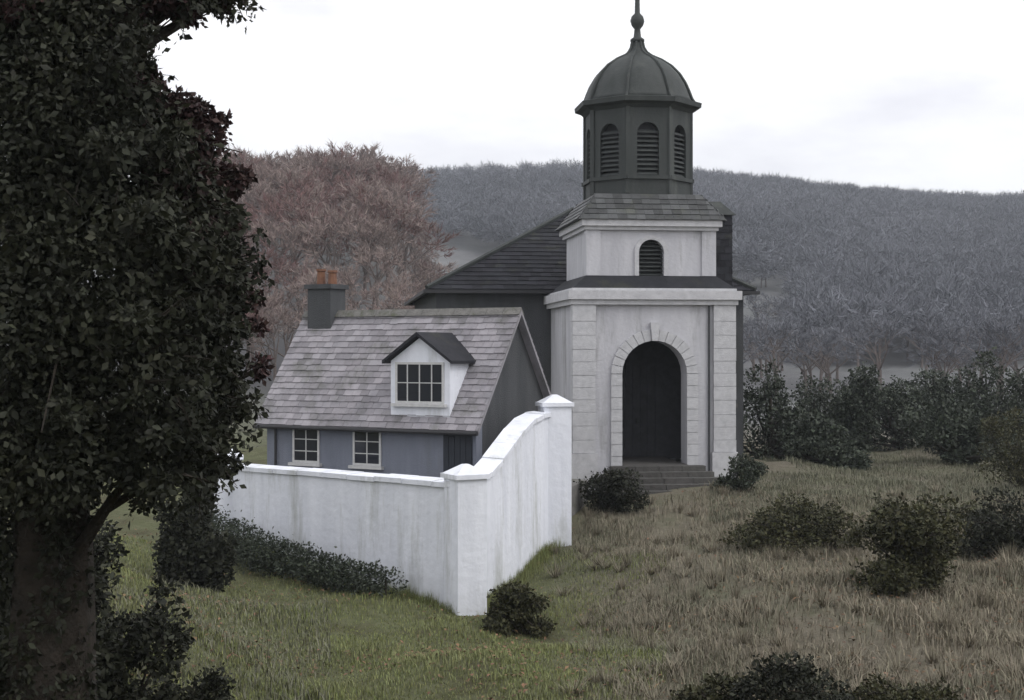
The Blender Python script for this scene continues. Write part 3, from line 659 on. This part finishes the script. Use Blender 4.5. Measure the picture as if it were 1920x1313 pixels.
shrub('bramble_bush', 'low black bramble at the bottom edge right of centre', 1505, 17.6, 1.8, .62, 'leafdark', 7000, 21, size=.065, top=1245)
shrub('bramble_bush', 'low dark bramble at the bottom edge left of the taller one', 1330, 18.2, 1.2, .4, 'leafolive', 4000, 22, size=.065, top=1270)
shrub('bramble_bush', 'low dark bramble at the bottom edge towards the right corner', 1690, 17.8, 1.7, .45, 'leafolive', 5000, 23, size=.065, top=1262)
# evergreens behind the bank, right of the church
lab = ['dark evergreen tree touching the right side of the church', 'second dark evergreen right of the church', 'third dark evergreen right of the church, narrower', 'broad dark evergreen in the middle of the right row', 'fifth dark evergreen right of the church', 'tall dark evergreen near the right end of the row', 'last dark evergreen at the right edge of the photograph', 'low dark evergreen in front of the row, left part', 'low dark evergreen in front of the row, right part']
ev = [(1445,58,4.2,4.6),(1530,66,4.6,5.2),(1600,62,3.0,4.6),(1690,64,5.0,5.0),(1780,68,4.4,5.2),(1850,62,4.0,5.6),(1945,60,4.6,5.8),(1560,54,3.8,2.6),(1790,54,4.6,2.9)]
for k, (px,d,w,h) in enumerate(ev):
    x = (px-960)/2667*d; rr = random.Random(40+k); h *= .8
    leafy('evergreen_tree', lab[k], 'tree', (x,d,float(gz(x,d))), clumpy(w,h,w,22,rr,0,.34), 9000, .16, 'leafgreen', .16, 'evergreens right of the church')

# ------------------------------------------------------------------ winter woodland on the left hill
protos = [bare_tree('winter_tree', 'bare brown winter tree in the wood on the hill behind the cottage', 'tree', 9.5, 'redtwig' if k == 2 else 'twig', 60+k, 4, 'bare trees on the hill behind the cottage') for k in range(4)]
spots = []
rd = random.Random(5)
while len(spots) < 190:
    d = rd.uniform(85, 215); px = rd.uniform(380, 1010); x = (px-960)/2667*d; z = float(gz(x,d))
    if px > 812 and d > 110 or px > 900: continue
    if any((x-a)**2+(d-b_)**2 < 9 for a,b_,_ in spots): continue
    spots.append((x,d,z))
for k, (x,y,z) in enumerate(spots):
    s_ = rd.uniform(.7,1.05)*(1 if y > 110 else .75); sc3 = (s_*rd.uniform(.9,1.2), s_*rd.uniform(.9,1.2), s_); rz = rd.uniform(0,6.28)
    red = k % 4 == 2
    if y > 165: lb_, gr = ('reddish bare tree on the crest of the brown hill, against the sky', 'reddish bare trees on the crest') if red else ('brown bare tree on the crest of the brown hill, against the sky', 'brown bare trees on the crest')
    else: lb_, gr = ('reddish bare tree on the slope of the brown hill behind the cottage', 'reddish bare trees on the slope') if red else ('brown bare tree on the slope of the brown hill behind the cottage', 'brown bare trees on the slope')
    src = protos[2] if red else protos[(0,1,3)[k % 3]]
    if k < 4: p = protos[k]; p.location = (x,y,z); p.rotation_euler.z = rz; p.scale = sc3; p['label'] = lb_; p['group'] = gr
    else: copy_thing(src, (x,y,z), rz, sc3, lb_, gr)
gp = bare_tree('winter_tree', 'grey bare tree at the foot of the grey hill right of the church', 'tree', 9.5, 'fartwig', 80, 4, 'grey bare trees at the foot of the right hill')
first = True; n_ = 0
while n_ < 85:
    d = rd.uniform(120, 300); px = rd.uniform(1330, 2000) if d < 220 else rd.uniform(840, 2000); x = (px-960)/2667*d
    if math.sin(x*.05)+math.sin(d*.06+x*.03) < -.5: continue
    p = (x, d, float(gz(x,d))); s_ = rd.uniform(.6,1.0); sc3 = (s_*1.1,s_*1.1,s_); rz = rd.uniform(0,6.28)
    if first: gp.location = p; gp.scale = sc3; first = False
    else: copy_thing(gp, p, rz, sc3)
    n_ += 1
# far wood on the grey hill: one mass of twiggy crowns
def far_wood(n, xr, yr, keep):
    P = []; 
    while len(P) < n:
        d = rng.uniform(*yr); px = rng.uniform(*xr); x = (px-960)/2667*d
        if keep(x, d): P.append((x, d, float(gz(x,d)), rng.uniform(6,11)))
    P = np.array(P); m_ = 110; N_ = len(P)*m_; Q = np.repeat(P, m_, 0)
    dr_ = rng.normal(size=(N_,3)); dr_ /= np.linalg.norm(dr_,axis=1)[:,None]; dr_[:,2] = np.abs(dr_[:,2])*1.2-.35
    h = Q[:,3]; C_ = Q[:,:3]+np.stack([np.zeros(N_),np.zeros(N_),h*.5],1)
    rr = (rng.random(N_)**.5)*.9
    c0 = C_+dr_*(h*.38*rr)[:,None]; a = dr_+rng.normal(size=(N_,3))*.5; a /= np.linalg.norm(a,axis=1)[:,None]
    s_ = np.cross(a, rng.normal(size=(N_,3))); s_ /= np.linalg.norm(s_,axis=1)[:,None]
    Vv = np.stack([c0-s_*(h*.010)[:,None], c0+s_*(h*.010)[:,None], c0+a*(h*.17)[:,None]],1).reshape(-1,3)
    return Vv, np.arange(len(Vv)).reshape(-1,3)
fm = lambda x, d: rng.random() > 1.2*max(0., x/d-.2) and math.sin(x*.013+1.7*math.sin(d*.011))+math.sin(d*.019+x*.006) > -.75
V_, F_ = far_wood(7600, (760, 2060), (185, 690), lambda x, d: (d > 280 or x > d*.2) and fm(x, d)); npmesh('far_woodland', V_, F_, 'fartwig', kind='stuff')

# ------------------------------------------------------------------ trodden line from the steps across the bank (thinner grass)
pc = [(4.75,42.6),(4.6,40.5),(4.2,37.5),(3.9,34),(4.1,30),(4.8,26),(5.6,22.5),(6.2,19),(6.6,15)]
pts_ = []
for k in range(len(pc)-1):
    for j in range(8):
        t = j/8; pts_.append(((pc[k][0]*(1-t)+pc[k+1][0]*t), pc[k][1]*(1-t)+pc[k+1][1]*t))
PP = np.array(pts_)
def path_d(x, y): return np.abs(x-np.interp(-y, -PP[:,1], PP[:,0]))
# ------------------------------------------------------------------ grass and bracken
def blades(n, region, hgt, wid, lean, mtl, name, keep):
    x0,x1,y0,y1 = region; d = y0+(y1-y0)*rng.random(n)**1.25; px = rng.uniform(x0,x1,n); x = (px-960)/2667*d
    k = keep(x, d) & ((path_d(x, d) > .5) | (d > 42.6) | (rng.random(n) < .4)); x, d = x[k], d[k]; n = len(x); z = gz(x,d)
    a = rng.uniform(0,6.283,n); h = hgt*(.4+1.0*rng.random(n)**1.5)*(1+.5*np.sin(x*1.7)*np.sin(d*1.3)); ln = lean*rng.random(n)*h; w = wid*(.6+.8*rng.random(n))
    dx, dy = np.cos(a), np.sin(a); b0 = np.stack([x-dy*w, d+dx*w, z-.02],1); b1 = np.stack([x+dy*w, d-dx*w, z-.02],1)
    m0 = np.stack([x+dx*ln*.4-dy*w*.6, d+dy*ln*.4+dx*w*.6, z+h*.65],1); m1 = np.stack([x+dx*ln*.4+dy*w*.6, d+dy*ln*.4-dx*w*.6, z+h*.65],1); tp = np.stack([x+dx*ln*1.3, d+dy*ln*1.3, z+h*(1-.2*(ln/h)**2)],1)
    V_ = np.stack([b0,b1,m0,m1,tp],1).reshape(-1,3); i = np.arange(n)*5
    F_ = np.concatenate([np.stack([i,i+1,i+3],1),np.stack([i,i+3,i+2],1),np.stack([i+2,i+3,i+4],1)])
    npmesh(name, V_, F_, mtl, kind='stuff')
def wall_side(x, y):     # True outside the terrace and the church
    inside = (y > 30+ (x+1)*(-.977)) & (y > 30+(x+1)*3.28)
    return ~(inside | ((np.abs(x-4.3) < 3.2) & (y > 42.5)) | ((y > 49) & (x < 10) & (x > -3)))
pat = lambda x, y: np.sin(x*.9+np.sin(y*.7))+np.sin(y*.8+x*.4)
blades(120000, (200,1250,13,36), .07, .008, .6, 'blade', 'lawn_grass', lambda x,y: wall_side(x,y) & (x < 2.5+pat(x,y)*.8))
blades(90000, (1000,2000,13,42), .17, .009, 1.0, 'bracken', 'dead_bracken', lambda x,y: wall_side(x,y) & (x > 1.6+pat(x,y)*.8))
blades(60000, (1330,2000,38,62), .14, .011, .8, 'blade2', 'winter_grass', lambda x,y: wall_side(x,y) & (x > 1.0))
blades(50000, (980,2000,13,58), .12, .009, .8, 'blade2', 'winter_grass', lambda x,y: wall_side(x,y) & (x > 1.0) & (pat(x*.6,y*.5) > -.2))
blades(25000, (-100,620,11,30), .14, .009, .9, 'blade2', 'shade_grass', lambda x,y: wall_side(x,y) & (pat(x,y) > -1))

def foot_grass(segs, n, hgt, mtl, name):
    Vs = []; Fs = []
    for (a, b, m_) in segs:
        t = rng.random(m_); o = np.abs(rng.normal(0,.16,m_)); a = np.array(a); b = np.array(b); d = (b-a)/np.linalg.norm(b-a); nn = np.array([d[1],-d[0]])
        q = a+(b-a)*t[:,None]+nn*(o+.02)[:,None]; x, y = q[:,0], q[:,1]; z = gz(x,y); h = hgt*(.3+.9*rng.random(m_))*(.6+.6*np.sin(t*37)**2); an = rng.uniform(0,6.28,m_); w = .007; ln = .35*h
        dx, dy = np.cos(an), np.sin(an)
        V_ = np.stack([np.stack([x-dy*w,y+dx*w,z-.03],1), np.stack([x+dy*w,y-dx*w,z-.03],1), np.stack([x+dx*ln,y+dy*ln,z+h],1)],1).reshape(-1,3)
        Fs.append(np.arange(len(V_)).reshape(-1,3)+sum(len(v) for v in Vs)); Vs.append(V_)
    npmesh(name, np.concatenate(Vs), np.concatenate(Fs), mtl, kind='stuff')
foot_grass([((-7.15,36.0),(-1.01,30.0),4500), ((-1.01,30.0),(1.0,36.6),4200)], 0, .26, 'blade', 'wall_foot_grass')
n = 9000; d = 13+30*rng.random(n)**1.2; px = rng.uniform(-50,2000,n); x = (px-960)/2667*d; k = wall_side(x,d) & (pat(x*1.3+2,d*1.1) > -.4); x, d = x[k], d[k]; n = len(x); z = gz(x,d)+.03+.08*rng.random(n)
an = rng.uniform(0,6.28,n); sz = .02+.035*rng.random(n); dx, dy = np.cos(an)*sz, np.sin(an)*sz; tl = rng.normal(0,.015,n)
V_ = np.stack([np.stack([x-dx,d-dy,z-tl],1), np.stack([x-dy*.6,d+dx*.6,z+.012],1), np.stack([x+dx,d+dy,z+tl],1), np.stack([x+dy*.6,d-dx*.6,z+.01],1)],1).reshape(-1,3)
i = np.arange(n)*4; M['litter'] = mat('fallen_leaf', (.17,.10,.055), (.11,.065,.04), .8, .8, island=.5)
npmesh('fallen_leaves', V_, np.concatenate([np.stack([i,i+1,i+2],1),np.stack([i,i+2,i+3],1)]), 'litter', kind='stuff')
Vs = []; rdt = random.Random(9)                          # coarse tussocks on the bank
for k in range(260):
    d = 14+30*rdt.random(); x = (rdt.uniform(1040,1950)-960)/2667*d
    if not wall_side(np.array([x]), np.array([d]))[0]: continue
    z = float(gz(x,d)); m_ = 70; R_ = rdt.uniform(.1,.24); h = rdt.uniform(.22,.42); an = rng.uniform(0,6.28,m_); ro = R_*.4*rng.random(m_); hh = h*(.5+.6*rng.random(m_)); sp__ = R_*(.5+1.5*rng.random(m_)); w = .008
    dx, dy = np.cos(an), np.sin(an); bx, by = x+dx*ro, d+dy*ro
    Vs.append(np.stack([np.stack([bx-dy*w,by+dx*w,np.full(m_,z-.03)],1), np.stack([bx+dy*w,by-dx*w,np.full(m_,z-.03)],1), np.stack([bx+dx*sp__,by+dy*sp__,z+hh],1)],1).reshape(-1,3))
V_ = np.concatenate(Vs); npmesh('grass_tussocks', V_, np.arange(len(V_)).reshape(-1,3), 'bracken', kind='stuff')

# ------------------------------------------------------------------ haze
hz = MB().box(-1500, 1500, -60, 2990, -2.2, 190).build('haze', 'white', kind='stuff')
hm = bpy.data.materials.new('haze_air'); hm.use_nodes = True; hn = hm.node_tree; hn.nodes.clear()
ho = hn.nodes.new('ShaderNodeOutputMaterial'); hv = hn.nodes.new('ShaderNodeVolumePrincipled'); hv.inputs['Color'].default_value = (.86,.92,1,1); hv.inputs['Density'].default_value = .0004; hv.inputs['Anisotropy'].default_value = .2
hn.links.new(hv.outputs[0], ho.inputs['Volume']); hz.data.materials.clear(); hz.data.materials.append(hm)
